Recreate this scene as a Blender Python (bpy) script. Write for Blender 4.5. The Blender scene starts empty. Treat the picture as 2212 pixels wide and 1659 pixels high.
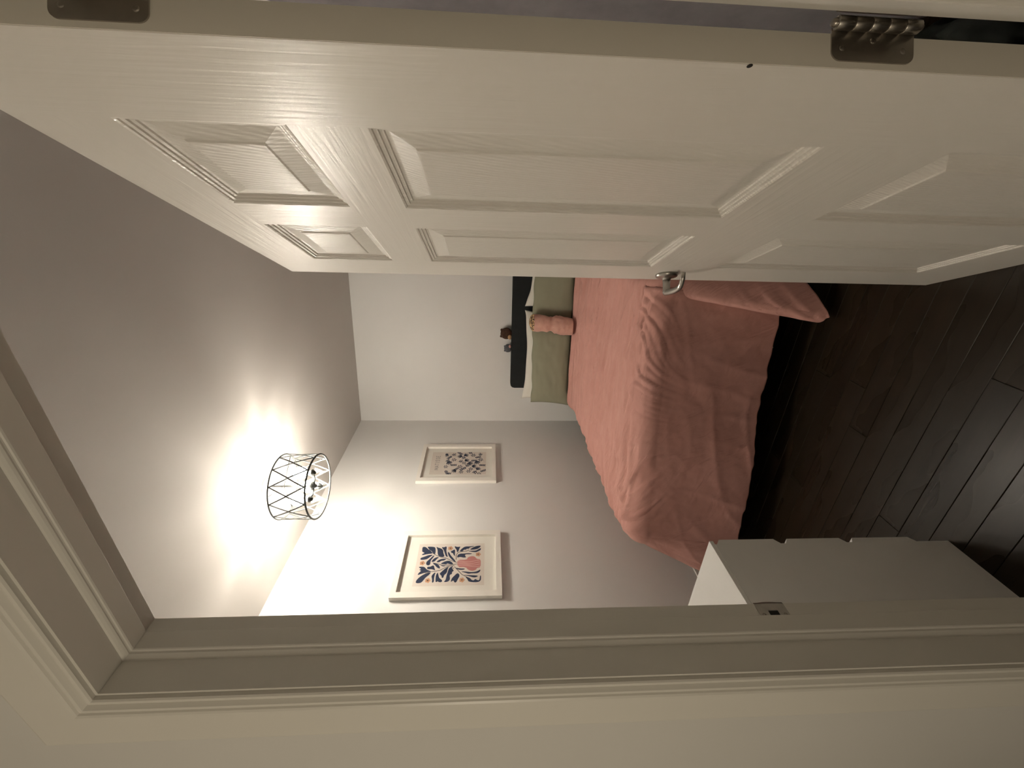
import bpy, bmesh, math, random
from mathutils import Vector, Matrix, noise, geometry

# ------------------------------------------------------------------ camera, world, lights
SC = bpy.context.scene
COL = SC.collection
F_PX = 902.91; PSI = 0.45903; TH = 0.05783; RO = 0.00683; CAM_H = 1.44417
fw = Vector((-math.sin(PSI)*math.cos(TH), math.cos(PSI)*math.cos(TH), -math.sin(TH)))
rt = Vector((math.cos(PSI), math.sin(PSI), 0.0))
up = rt.cross(fw)
rt2 = rt*math.cos(RO) + up*math.sin(RO)
up2 = up*math.cos(RO) - rt*math.sin(RO)
cam_d = bpy.data.cameras.new('camera')
cam_d.sensor_fit = 'HORIZONTAL'; cam_d.sensor_width = 36.0
cam_d.lens = F_PX/2212.0*36.0
cam_d.clip_start = 0.01; cam_d.clip_end = 50
cam = bpy.data.objects.new('camera', cam_d)
# the phone was held upright and its picture is stored lying on its side
mx, my, mz = -up2, rt2, -fw
cam.matrix_world = Matrix(((mx.x, my.x, mz.x, 0), (mx.y, my.y, mz.y, 0), (mx.z, my.z, mz.z, CAM_H), (0, 0, 0, 1)))
COL.objects.link(cam)
SC.camera = cam

world = bpy.data.worlds.new('world'); SC.world = world
world.use_nodes = True
world.node_tree.nodes['Background'].inputs[0].default_value = (0.02, 0.02, 0.02, 1)
world.node_tree.nodes['Background'].inputs[1].default_value = 0.0

SC.view_settings.view_transform = 'Standard'
SC.view_settings.look = 'None'
SC.view_settings.gamma = 1.0
SC.view_settings.use_curve_mapping = False
SC.view_settings.exposure = 0.0

BULB = 440.0          # emission strength of the three bulbs in the bedroom fitting
hall = bpy.data.lights.new('hall_lamp', 'POINT')   # unseen hallway lamp at mid height behind the viewer, inferred from the lit walls
hall.energy = 20.5; hall.color = (1.0, 0.86, 0.66); hall.shadow_soft_size = 0.16
hall_o = bpy.data.objects.new('hall_lamp', hall); hall_o.location = (-0.90, -1.15, 1.50)
COL.objects.link(hall_o)

# ------------------------------------------------------------------ helpers
def new_mat(name, col, rough=0.5, metal=0.0, spec=0.5):
    m = bpy.data.materials.new(name); m.use_nodes = True
    b = m.node_tree.nodes['Principled BSDF']
    b.inputs['Base Color'].default_value = (*col, 1)
    b.inputs['Roughness'].default_value = rough
    b.inputs['Metallic'].default_value = metal
    b.inputs['Specular IOR Level'].default_value = spec
    return m, m.node_tree, b

def coords(nt, scale, kind='Object', rot=(0, 0, 0)):
    tc = nt.nodes.new('ShaderNodeTexCoord'); mp = nt.nodes.new('ShaderNodeMapping')
    mp.inputs['Scale'].default_value = scale; mp.inputs['Rotation'].default_value = rot
    nt.links.new(tc.outputs[kind], mp.inputs['Vector'])
    return mp.outputs['Vector']

def noise_node(nt, vec, scale, detail=3, rough=0.5, dist=0.0):
    n = nt.nodes.new('ShaderNodeTexNoise')
    n.inputs['Scale'].default_value = scale; n.inputs['Detail'].default_value = detail
    n.inputs['Roughness'].default_value = rough; n.inputs['Distortion'].default_value = dist
    nt.links.new(vec, n.inputs['Vector'])
    return n

def ramp(nt, fac, stops):
    r = nt.nodes.new('ShaderNodeValToRGB')
    e = r.color_ramp.elements
    e[0].position, e[0].color = stops[0][0], (*stops[0][1], 1)
    e[1].position, e[1].color = stops[-1][0], (*stops[-1][1], 1)
    for p, c in stops[1:-1]:
        x = e.new(p); x.color = (*c, 1)
    nt.links.new(fac, r.inputs['Fac'])
    return r.outputs['Color']

def bump(nt, b, height, strength, dist=0.002):
    n = nt.nodes.new('ShaderNodeBump')
    n.inputs['Strength'].default_value = strength; n.inputs['Distance'].default_value = dist
    nt.links.new(height, n.inputs['Height']); nt.links.new(n.outputs['Normal'], b.inputs['Normal'])

def plain(name, col, rough=0.5, metal=0.0, spec=0.5, var=0.06, nscale=8.0, bstr=0.0, bscale=300.0):
    """solid colour with faint procedural variation and optional fine relief"""
    m, nt, b = new_mat(name, col, rough, metal, spec)
    v = coords(nt, (1, 1, 1))
    n = noise_node(nt, v, nscale, 3)
    lo = tuple(max(0, c*(1-var)) for c in col); hi = tuple(min(1, c*(1+var)) for c in col)
    nt.links.new(ramp(nt, n.outputs['Fac'], [(0.3, lo), (0.7, hi)]), b.inputs['Base Color'])
    if bstr:
        n2 = noise_node(nt, v, bscale, 2)
        bump(nt, b, n2.outputs['Fac'], bstr)
    return m

def link(o, parent=None):
    COL.objects.link(o)
    if parent is not None: o.parent = parent
    return o

def mesh(name, verts, faces, mat, parent=None, smooth=False, off=(0, 0, 0)):
    me = bpy.data.meshes.new(name)
    ox, oy, oz = off
    me.from_pydata([(x-ox, y-oy, z-oz) for x, y, z in verts], [], faces)
    me.update()
    if smooth:
        for p in me.polygons: p.use_smooth = True
    me.materials.append(mat)
    return link(bpy.data.objects.new(name, me), parent)

def bm_obj(name, bm, mat, parent=None, smooth=False, recalc=True):
    if recalc: bmesh.ops.recalc_face_normals(bm, faces=bm.faces)
    me = bpy.data.meshes.new(name); bm.to_mesh(me); bm.free()
    if smooth:
        for p in me.polygons: p.use_smooth = True
    me.materials.append(mat)
    return link(bpy.data.objects.new(name, me), parent)

def box_bm(boxes, bevel=0.0, seg=2):
    bm = bmesh.new()
    for (x0, y0, z0), (x1, y1, z1) in boxes:
        r = bmesh.ops.create_cube(bm, size=1)
        for v in r['verts']:
            v.co = Vector((x0 if v.co.x < 0 else x1, y0 if v.co.y < 0 else y1, z0 if v.co.z < 0 else z1))
    if bevel:
        bmesh.ops.bevel(bm, geom=bm.edges[:], offset=bevel, segments=seg, profile=0.5, affect='EDGES')
    return bm

def box(name, lo, hi, mat, parent=None, bevel=0.0, seg=2):
    return bm_obj(name, box_bm([(lo, hi)], bevel, seg), mat, parent)

def empty(name, loc=(0, 0, 0), rotz=0.0):
    o = bpy.data.objects.new(name, None); o.empty_display_size = 0.1
    COL.objects.link(o); o.location = loc; o.rotation_euler = (0, 0, rotz)
    return o

def tag(o, label, cat, group=None):
    o['label'] = label; o['category'] = cat
    if group: o['group'] = group
    return o

def struct(o, label=None):
    o['kind'] = 'structure'
    if label: o['label'] = label
    return o

def tube_mesh(pts, r, n=10, closed=False, cap=True):
    """verts, faces of a round tube through pts (r number or list)"""
    P = [Vector(p) for p in pts]; m = len(P)
    rs = r if isinstance(r, (list, tuple)) else [r]*m
    vs, fs = [], []
    prev = None
    for i in range(m):
        if closed: t = (P[(i+1) % m]-P[i-1]).normalized()
        elif i == 0: t = (P[1]-P[0]).normalized()
        elif i == m-1: t = (P[-1]-P[-2]).normalized()
        else: t = (P[i+1]-P[i-1]).normalized()
        if prev is None:
            a = Vector((0, 0, 1)) if abs(t.z) < 0.9 else Vector((1, 0, 0))
            x = t.cross(a).normalized()
        else:
            x = (prev - t*prev.dot(t)).normalized()
        prev = x; y = t.cross(x)
        for k in range(n):
            q = 2*math.pi*k/n
            vs.append(tuple(P[i] + (x*math.cos(q)+y*math.sin(q))*rs[i]))
    for i in range(m if closed else m-1):
        j = (i+1) % m
        for k in range(n):
            l = (k+1) % n
            fs.append((i*n+k, i*n+l, j*n+l, j*n+k))
    if cap and not closed:
        fs.append(tuple(range(n-1, -1, -1))); fs.append(tuple((m-1)*n+k for k in range(n)))
    return vs, fs

def tube(name, pts, r, mat, parent=None, n=10, closed=False):
    v, f = tube_mesh(pts, r, n, closed)
    return mesh(name, v, f, mat, parent, True)

def lathe_mesh(prof, n=24, axis='z', c=(0, 0, 0)):
    vs, fs = [], []
    for r, h in prof:
        for k in range(n):
            q = 2*math.pi*k/n; a, b = r*math.cos(q), r*math.sin(q)
            p = (a, b, h) if axis == 'z' else (a, h, b) if axis == 'y' else (h, a, b)
            vs.append((p[0]+c[0], p[1]+c[1], p[2]+c[2]))
    m = len(prof)
    for i in range(m-1):
        for k in range(n):
            l = (k+1) % n
            fs.append((i*n+k, i*n+l, (i+1)*n+l, (i+1)*n+k))
    fs.append(tuple(range(n-1, -1, -1))); fs.append(tuple((m-1)*n+k for k in range(n)))
    return vs, fs

def lathe(name, prof, mat, parent=None, n=24, axis='z', c=(0, 0, 0), smooth=True):
    v, f = lathe_mesh(prof, n, axis, c)
    bm = bmesh.new()
    bv = [bm.verts.new(p) for p in v]
    for q in f:
        try: bm.faces.new([bv[i] for i in q])
        except ValueError: pass
    o = bm_obj(name, bm, mat, parent, smooth)
    return o

def sharp(o, ang=40):
    o.data.set_sharp_from_angle(angle=math.radians(ang))
    return o

# ------------------------------------------------------------------ materials
def paint(name, col, rough, bstr=0.10):
    m, nt, b = new_mat(name, col, rough)
    v = coords(nt, (1, 1, 1))
    n = noise_node(nt, v, 3.0, 4)
    nt.links.new(ramp(nt, n.outputs['Fac'], [(0.3, tuple(c*0.975 for c in col)), (0.7, col)]), b.inputs['Base Color'])
    n2 = noise_node(nt, v, 420, 2)
    bump(nt, b, n2.outputs['Fac'], bstr, 0.001)
    return m

M_WALL = paint('wall_paint', (0.77, 0.765, 0.745), 0.6)
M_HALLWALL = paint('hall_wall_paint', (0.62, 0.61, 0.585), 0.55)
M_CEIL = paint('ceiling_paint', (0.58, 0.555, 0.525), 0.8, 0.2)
M_TRIM = paint('trim_paint', (0.66, 0.64, 0.59), 0.38, 0.05)
M_WHITE = plain('white_lacquer', (0.72, 0.71, 0.69), 0.45, var=0.02)
M_CREAM = plain('white_frame', (0.80, 0.77, 0.71), 0.4, var=0.02)
M_NICKEL = plain('brushed_nickel', (0.42, 0.40, 0.37), 0.28, 1.0, var=0.1, nscale=40)
M_HINGE = plain('satin_nickel_hinge', (0.40, 0.37, 0.33), 0.33, 1.0, var=0.12, nscale=30)
M_DARK = plain('dark_hole', (0.012, 0.011, 0.010), 0.8)
M_BRONZE = plain('lamp_metal', (0.035, 0.038, 0.036), 0.5, 0.3, var=0.1)

def door_paint(name, axis, cath=False):
    """semi-gloss white paint over embossed wood grain running along axis"""
    m, nt, b = new_mat(name, (0.70, 0.675, 0.625), 0.34)
    b.inputs['Specular IOR Level'].default_value = 0.45
    sc = {'z': (95, 95, 5.5), 'x': (5.5, 95, 95)}[axis]
    v = coords(nt, sc)
    n = noise_node(nt, v, 1.0, 2, 0.55, 0.4)
    h = n.outputs['Fac']
    if cath:
        v2 = coords(nt, (9, 9, 1.6))
        w = nt.nodes.new('ShaderNodeTexWave'); w.wave_type = 'RINGS'; w.rings_direction = 'Y'
        w.inputs['Scale'].default_value = 6.5; w.inputs['Distortion'].default_value = 3.0
        w.inputs['Detail'].default_value = 2.5; w.inputs['Detail Scale'].default_value = 1.4
        nt.links.new(v2, w.inputs['Vector'])
        mixn = nt.nodes.new('ShaderNodeMath'); mixn.operation = 'MULTIPLY_ADD'
        mixn.inputs[1].default_value = 0.55
        nt.links.new(w.outputs['Fac'], mixn.inputs[0]); nt.links.new(h, mixn.inputs[2])
        h = mixn.outputs[0]
    bump(nt, b, h, 0.70, 0.0011)
    return m
M_DOORV = door_paint('door_paint_upright_grain', 'z')
M_DOORH = door_paint('door_paint_level_grain', 'x')
M_DOORP = door_paint('door_paint_panel_grain', 'z', True)
M_EDGE = paint('door_edge_paint', (0.62, 0.59, 0.52), 0.5, 0.06)

def plank_mat():
    m, nt, b = new_mat('dark_laminate', (0.05, 0.03, 0.015), 0.26)
    b.inputs['Specular IOR Level'].default_value = 0.5
    v = coords(nt, (3.0, 45, 45))
    n = noise_node(nt, v, 1.2, 5, 0.6, 0.3)
    oi = nt.nodes.new('ShaderNodeObjectInfo')
    c = ramp(nt, n.outputs['Fac'], [(0.25, (0.012, 0.0078, 0.0040)), (0.55, (0.015, 0.0098, 0.0050)), (0.8, (0.019, 0.0125, 0.0066))])
    hs = nt.nodes.new('ShaderNodeHueSaturation')
    mr = nt.nodes.new('ShaderNodeMapRange')
    mr.inputs['To Min'].default_value = 0.75; mr.inputs['To Max'].default_value = 1.2
    nt.links.new(oi.outputs['Random'], mr.inputs['Value'])
    nt.links.new(mr.outputs['Result'], hs.inputs['Value']); nt.links.new(c, hs.inputs['Color'])
    nt.links.new(hs.outputs['Color'], b.inputs['Base Color'])
    v2 = coords(nt, (2, 5, 5))
    n2 = noise_node(nt, v2, 1.5, 2, 0.5)
    r2 = ramp(nt, n2.outputs['Fac'], [(0.3, (0.24, 0.24, 0.24)), (0.7, (0.33, 0.33, 0.33))])
    nt.links.new(r2, b.inputs['Roughness'])
    b.inputs['Specular IOR Level'].default_value = 0.2
    bump(nt, b, n.outputs['Fac'], 0.06, 0.001)
    return m
M_PLANK = plank_mat()
M_SUB = plain('floor_underlay', (0.012, 0.009, 0.006), 0.9)

# ------------------------------------------------------------------ the room
XL, XR = -2.2676, 0.56          # side walls
YD, YH = 0.5246, 0.4005         # room face and hall face of the doorway wall
YC = 3.7253                     # rear-left corner
ANG = 0.16142                   # the far wall runs askew
ZC = 2.7302                     # ceiling
BD = Vector((math.cos(ANG), math.sin(ANG), 0)); BN = Vector((-math.sin(ANG), math.cos(ANG), 0))
JL, JR, HD = -0.7418, 0.1620, 2.0478     # clear opening of the door frame
PB = Vector((XL, YC, 0))

def back(a, b, z):
    """a metres along the far wall from its left corner, b metres out from it"""
    p = PB + BD*a - BN*b
    return (p.x, p.y, z)

yb_r = YC + (XR - XL)*math.tan(ANG)
struct(box('wall_left', (XL-0.1, YH, 0), (XL, YC+0.12, ZC), M_WALL))
struct(box('wall_right', (XR, YH, 0), (XR+0.1, yb_r+0.2, ZC), M_WALL))
w = 0.12
L = (XR-XL)/math.cos(ANG)+0.1
vs = [back(-0.05, 0, 0), back(L, 0, 0), back(L, -w, 0), back(-0.05, -w, 0)]
vs += [(x, y, ZC) for x, y, z in vs]
struct(mesh('wall_back', vs, [(0, 1, 5, 4), (1, 2, 6, 5), (2, 3, 7, 6), (3, 0, 4, 7), (4, 5, 6, 7), (3, 2, 1, 0)], M_WALL))
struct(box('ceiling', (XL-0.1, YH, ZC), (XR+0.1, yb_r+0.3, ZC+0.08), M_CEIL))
JT = 0.019                     # jamb board thickness
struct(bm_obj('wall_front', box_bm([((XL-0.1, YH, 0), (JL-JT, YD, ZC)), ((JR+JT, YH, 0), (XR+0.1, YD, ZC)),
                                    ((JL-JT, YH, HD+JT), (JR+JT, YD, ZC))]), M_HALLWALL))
# hallway the picture is taken from
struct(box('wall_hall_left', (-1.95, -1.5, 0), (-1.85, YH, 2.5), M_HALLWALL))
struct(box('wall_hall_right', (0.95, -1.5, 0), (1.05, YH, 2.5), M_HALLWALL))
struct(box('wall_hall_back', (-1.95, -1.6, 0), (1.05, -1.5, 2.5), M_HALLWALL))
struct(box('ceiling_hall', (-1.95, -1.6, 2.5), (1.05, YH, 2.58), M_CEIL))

floor = struct(box('floor', (XL-0.1, -1.6, -0.06), (1.05, yb_r+0.3, -0.011), M_SUB))
PW, PL = 0.0853, 1.21
PLK = []
def plank(x0, x1, y0, y1):
    key = round(x1-x0, 3)
    bm = box_bm([((-(x1-x0)/2+0.0004, -(y1-y0)/2+0.0005, -0.0105), ((x1-x0)/2-0.0004, (y1-y0)/2-0.0005, 0))])
    bmesh.ops.bevel(bm, geom=[e for e in bm.edges if all(v.co.z > -0.001 for v in e.verts)], offset=0.0012, segments=1, affect='EDGES')
    o = bm_obj('plank', bm, M_PLANK, floor)
    o.location = ((x0+x1)/2, (y0+y1)/2, 0)
    return o
random.seed(5)
y = 0.845 - PW*14
row = 0
while y < 2.35:
    if y < 0.42:
        xs0, xs1 = -1.85, 0.95
    else:
        xs0, xs1 = XL, XR
    x = xs0 - random.random()*PL*0.9
    while x < xs1:
        a, b_ = max(x, xs0), min(x+PL, xs1)
        if b_-a > 0.05: plank(a, b_, y, y+PW)
        x += PL
    y += PW; row += 1
M_PLANKBIG = M_PLANK
box('floor_boards', (XL, y, -0.0105), (XR, yb_r+0.1, 0), M_PLANK, floor)

for nm, lo, hi in [('baseboard_left', (XL, YD, 0), (XL+0.014, YC, 0.09)), ('baseboard_right', (XR-0.014, YD, 0), (XR, yb_r-0.02, 0.09)),
                   ('baseboard_front', (XL+0.014, YD, 0), (JL-0.1, YD+0.014, 0.09))]:
    struct(box(nm, lo, hi, M_TRIM, bevel=0.003))
vs = [back(0.015, 0, 0), back(L-0.12, 0, 0), back(L-0.12, 0.014, 0), back(0.015, 0.014, 0)]
vs += [(x, y_, 0.09) for x, y_, z in vs]
struct(mesh('baseboard_back', vs, [(1, 0, 4, 5), (2, 1, 5, 6), (3, 2, 6, 7), (0, 3, 7, 4), (7, 6, 5, 4), (0, 1, 2, 3)], M_TRIM))

# ------------------------------------------------------------------ door frame
def extrude(name, prof, place0, place1, mat, parent=None):
    n = len(prof)
    vs = [place0(o, t) for o, t in prof] + [place1(o, t) for o, t in prof]
    bm = bmesh.new(); bv = [bm.verts.new(v) for v in vs]
    for i in range(n):
        j = (i+1) % n
        bm.faces.new((bv[i], bv[j], bv[n+j], bv[n+i]))
    bm.faces.new(bv[:n]); bm.faces.new(bv[n:][::-1])
    return bm_obj(name, bm, mat, parent)

casing = struct(empty('trim_1', ((JL+JR)/2, YH, 0)), 'white moulded casing around the bedroom doorway')
cp = [(0, 0), (0, .006), (.002, .0085), (.005, .0095), (.008, .0085), (.0095, .006), (.0115, .006), (.013, .008), (.0165, .0125), (.020, .0135),
      (.0225, .0125), (.0235, .0105), (.0255, .0105), (.0275, .0135), (.031, .0155), (.036, .016), (.100, .0175), (.104, .0165), (.106, .0135), (.106, 0)]
RV = 0.005
ox = (JL+JR)/2
extrude('casing', cp, lambda o, t: (JL-RV-o-ox, -t, 0), lambda o, t: (JL-RV-o-ox, -t, HD+RV+o), M_TRIM, casing)
extrude('casing', cp, lambda o, t: (JR+RV+o-ox, -t, 0), lambda o, t: (JR+RV+o-ox, -t, HD+RV+o), M_TRIM, casing)
extrude('casing', cp, lambda o, t: (JL-RV-o-ox, -t, HD+RV+o), lambda o, t: (JR+RV+o-ox, -t, HD+RV+o), M_TRIM, casing)

jamb = struct(empty('trim_2', (ox, YD, 0)), 'white painted door jamb with a beaded door stop')
JX0, JX1 = JL-ox, JR-ox
yh = YH-YD
box('jamb_board', (JX0-JT, yh, 0), (JX0, 0, HD), M_TRIM, jamb)
box('jamb_board', (JX1, yh, 0), (JX1+JT, 0, HD), M_TRIM, jamb)
box('jamb_board', (JX0-JT, yh, HD), (JX1+JT, 0, HD+JT), M_TRIM, jamb)
sp = [(0, -.0311), (.0105, -.0311), (.0115, -.032), (.0115, -.0615), (.0105, -.0635), (.0085, -.0645), (.0078, -.066), (.0078, -.068), (.006, -.0705), (.003, -.0735), (0, -.0746)]
extrude('door_stop', sp, lambda o, t: (JX0+o, t, 0), lambda o, t: (JX0+o, t, HD-o), M_TRIM, jamb)
extrude('door_stop', sp, lambda o, t: (JX1-o, t, 0), lambda o, t: (JX1-o, t, HD-o), M_TRIM, jamb)
extrude('door_stop', sp, lambda o, t: (JX0+o, t, HD-o), lambda o, t: (JX1-o, t, HD-o), M_TRIM, jamb)

# strike plate let into the left jamb, its lip curling to the room side
def strike():
    zc, hh = 0.886, 0.0295
    outline = []
    for yy, zz, r in [(-.0335, zc-hh, .005), (.0, zc-hh, 0), (.0, zc+hh, 0), (-.0335, zc+hh, .005)]:
        outline.append((yy, zz))
    vs, fs = [], []
    ny, nz = 14, 12
    for i in range(ny+1):
        yy = -.0335 + .0385*i/ny
        q = max(0.0, yy+0.003)
        x = JX0 + .0012 - (q*q*40)
        for j in range(nz+1):
            t = j/nz*2-1
            e = 0.0
            zz = zc + hh*t
            yj = yy - (0.004*t*t if i == ny else 0)
            vs.append((x, yj, zz))
    for i in range(ny):
        for j in range(nz):
            a = i*(nz+1)+j
            yy = -.0335 + .0385*(i+.5)/ny; t = (j+.5)/nz*2-1
            if -.030 < yy < -.0155 and abs(t) < 0.34: continue      # latch hole
            fs.append((a, a+1, a+nz+2, a+nz+1))
    o = mesh('strike_plate', vs, fs, M_NICKEL, jamb, True)
    o['label'] = 'satin nickel strike plate'
    box('latch_hole', (JX0-.001, -.0301, zc-.0101), (JX0+.0006, -.0154, zc+.0101), M_DARK, o)
    for s in (-1, 1):
        lathe('screw', [(0.0001, .0022), (.0022, .0022), (.0036, .0013), (.0036, .0005)], M_HINGE, o, 12, 'x', (JX0, -.024, zc+s*.0215))
strike()

# ------------------------------------------------------------------ the door
DW, DH, DT = 0.8878, 2.032, 0.035
PHI = 2.02034
door = struct(empty('door_1', (0.11111, 0.51315, 0.004), PHI), 'white six panel door standing open into the bedroom')
s1, s2, mm = 0.13717, 0.14014, 0.10441
pw = (DW-s1-s2-mm)/2
A0, A1, B0, B1 = s1, s1+pw, s1+pw+mm, DW-s2
R = [1.91737, 1.70496, 1.60276, 0.98701, 0.80095, 0.18921]
R = [r-0.006 for r in R]
def leafbox(name, x0, x1, z0, z1, mat): return box(name, (x0, -DT, z0), (x1, 0, z1), mat, door)
leafbox('stile', 0, A0, 0, DH, M_DOORV); leafbox('stile', B1, DW, 0, DH, M_DOORV)
for z0, z1 in [(R[0], DH), (R[2], R[1]), (R[4], R[3]), (0, R[5])]: leafbox('rail', A0, B1, z0, z1, M_DOORH)
for z0, z1 in [(R[1], R[0]), (R[3], R[2]), (R[5], R[4])]: leafbox('mullion', A1, B0, z0, z1, M_DOORV)
pp = [(0, 0), (.0030, -.0012), (.0042, -.0035), (.0075, -.0042), (.0095, -.0042), (.0105, -.0068), (.0140, -.0075), (.0160, -.0075), (.0172, -.0100), (.0205, -.0105),
      (.0225, -.0105), (.0520, -.0045), (.0545, -.0025), (.0570, -.0022)]
def panel(x0, x1, z0, z1):
    bm = bmesh.new()
    for side in (0, 1):
        rings = []
        for d, y_ in pp:
            yy = y_ if side == 0 else -DT-y_
            rings.append([bm.verts.new(q) for q in [(x0+d, yy, z0+d), (x1-d, yy, z0+d), (x1-d, yy, z1-d), (x0+d, yy, z1-d)]])
        for a, b_ in zip(rings, rings[1:]):
            for k in range(4):
                l = (k+1) % 4
                f = (a[k], a[l], b_[l], b_[k])
                bm.faces.new(f if side == 0 else f[::-1])
        f = tuple(rings[-1]); bm.faces.new(f if side == 0 else f[::-1])
    return bm_obj('panel', bm, M_DOORP, door, recalc=False)
for x0, x1 in ((A0, A1), (B0, B1)):
    for z0, z1 in ((R[1], R[0]), (R[3], R[2]), (R[5], R[4])): panel(x0, x1, z0, z1)
box('hinge_edge', (-0.0012, -DT+0.0003, 0.001), (0.0, -0.0003, DH-0.001), M_EDGE, door)
ch = lathe('paint_chip', [(0.0001, .0004), (.0022, .0004), (.003, 0)], M_DARK, door, 10, 'y', (0.002, 0.0001, 1.175))

def hinge(zc):
    hh = 0.0445; h = door
    # leaf on the door edge, rounded corners towards the hall face
    def leaf(name, plane, y0, y1, r):
        pts = [(y0, -hh), ]
        for q in range(0, 91, 15):
            pts.append((y1-r+r*math.sin(math.radians(q)), -hh+r-r*math.cos(math.radians(q))))
        for q in range(0, 91, 15):
            pts.append((y1-r+r*math.cos(math.radians(q)), hh-r+r*math.sin(math.radians(q))))
        pts.append((y0, hh))
        n = len(pts)
        bm = bmesh.new()
        a = [bm.verts.new(plane(0.0, u, v)) for u, v in pts]; b_ = [bm.verts.new(plane(0.0014, u, v)) for u, v in pts]
        bm.faces.new(a); bm.faces.new(b_[::-1])
        for i in range(n): bm.faces.new((a[i], a[(i+1) % n], b_[(i+1) % n], b_[i]))
        return bm_obj(name, bm, M_HINGE, h)
    h = leaf('hinge', lambda t, u, v: (-0.0012-t, u, zc+v), -DT-0.004, -0.0068, .0095)
    h['label'] = 'satin nickel butt hinge'
    # jamb leaf
    inv = Matrix.Rotation(-PHI, 4, 'Z')
    def jp(t, u, v):
        p = inv @ (Vector((JR-t, YD+0.004-u, 0)) - Vector((0.11111, 0.51315, 0)))
        return (p.x, p.y, zc+v)
    leaf('hinge_leaf', jp, 0.0, 0.028, .0095)
    px, py = -0.0075, -DT-0.0055
    for k in range(5):
        z0 = zc-hh+k*(2*hh/5)
        lathe('knuckle', [(.0058, z0+.0004), (.0062, z0+.001), (.0062, z0+2*hh/5-.001), (.0058, z0+2*hh/5-.0004)], M_HINGE if k % 2 else M_NICKEL, h, 14, 'z', (px, py, 0))
    lathe('hinge_pin', [(.003, zc-hh-.003), (.004, zc-hh-.001), (.004, zc+hh+.001), (.003, zc+hh+.004)], M_HINGE, h, 12, 'z', (px, py, 0))
    for vz, u in ((-.033, -.0195), (0, -.0285), (.033, -.0195)):
        s = lathe('screw', [(.0004, -.0030), (.0014, -.0030), (.0030, -.0028), (.0041, -.0018), (.0041, -.0011)], M_HINGE, h, 14, 'x', (0, u, zc+vz))
for zc in (1.802, 1.047, 0.29): hinge(zc)

# lever handle near the free edge
def lever():
    x0, z0 = DW-0.064, 0.903
    def bar(name, par, pts, rs):
        v, f = tube_mesh(pts, rs, 12)
        return mesh(name, v, f, M_NICKEL, par, True)
    pts, rs = [], []
    for i in range(15):
        t = i/14
        pts.append((x0+.006-t*.118, .053 + .006*math.sin(t*math.pi) - .030*(max(0, t-.72)/.28)**2, z0 - .004*math.sin(t*3.1)))
        rs.append(.0098-.0034*t if t < .97 else .005)
    h = bar('lever_handle', door, pts, rs); h['label'] = 'satin nickel lever handle'
    lathe('rose', [(.0325, 0), (.0325, .004), (.031, .0075), (.026, .0098), (.016, .012), (.0125, .0135), (.0115, .018)], M_NICKEL, h, 32, 'y', (x0, 0, z0))
    lathe('neck', [(.0115, .016), (.0105, .03), (.0105, .050), (.0112, .052), (.0112, .0535), (.0100, .057)], M_NICKEL, h, 20, 'y', (x0, 0, z0))
    h2 = bar('lever_handle', door, [(x0+.006, -DT-.05, z0), (x0-.05, -DT-.053, z0), (x0-.11, -DT-.048, z0)], [.0098, .0085, .006])
    lathe('rose', [(.0325, -DT), (.0325, -DT-.004), (.026, -DT-.0098), (.0125, -DT-.0135), (.0105, -DT-.05)], M_NICKEL, h2, 24, 'y', (x0, 0, z0))
lever()

# ------------------------------------------------------------------ fabrics
def cloth_mat(name, col, dark, rough=0.85, wscale=900, bstr=0.25, blot=5.0, sheen=0.0, crease=None):
    m, nt, b = new_mat(name, col, rough, 0, 0.25)
    v = coords(nt, (1, 1, 1))
    n = noise_node(nt, v, blot, 5, 0.6)
    nt.links.new(ramp(nt, n.outputs['Fac'], [(0.3, dark), (0.7, col)]), b.inputs['Base Color'])
    if sheen:
        b.inputs['Sheen Weight'].default_value = sheen; b.inputs['Sheen Roughness'].default_value = 0.5
    n2 = noise_node(nt, v, wscale, 2)
    n3 = noise_node(nt, v, 26, 4, 0.6)
    ad = nt.nodes.new('ShaderNodeMath'); ad.operation = 'MULTIPLY_ADD'; ad.inputs[1].default_value = 3.0
    nt.links.new(n3.outputs['Fac'], ad.inputs[0]); nt.links.new(n2.outputs['Fac'], ad.inputs[2])
    if crease:                       # long fine creases lying across the cloth
        nc = noise_node(nt, coords(nt, crease), 1.0, 3, 0.55, 0.6)
        ad2 = nt.nodes.new('ShaderNodeMath'); ad2.operation = 'MULTIPLY_ADD'; ad2.inputs[1].default_value = 16.0
        nt.links.new(nc.outputs['Fac'], ad2.inputs[0]); nt.links.new(ad.outputs[0], ad2.inputs[2])
        ad = ad2
    bump(nt, b, ad.outputs[0], bstr, 0.0015)
    return m
M_DUVET = cloth_mat('dusty_rose_cotton', (0.61, 0.33, 0.29), (0.55, 0.285, 0.245), blot=7, bstr=0.40, crease=(4.0, 38.0, 3.0))
M_SAGE = cloth_mat('sage_cotton', (0.28, 0.275, 0.195), (0.25, 0.245, 0.175))
M_PILLOW = cloth_mat('white_cotton', (0.80, 0.77, 0.70), (0.76, 0.73, 0.66))
M_PINK = cloth_mat('pink_fleece', (0.62, 0.36, 0.29), (0.50, 0.27, 0.22), blot=18, bstr=0.5, sheen=0.3)
M_CHAR = cloth_mat('charcoal_upholstery', (0.020, 0.023, 0.024), (0.016, 0.018, 0.019), blot=20)
M_MATT = cloth_mat('mattress_ticking', (0.70, 0.69, 0.66), (0.66, 0.65, 0.62))
M_BTN = plain('white_button', (0.85, 0.83, 0.78), 0.4)

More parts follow.
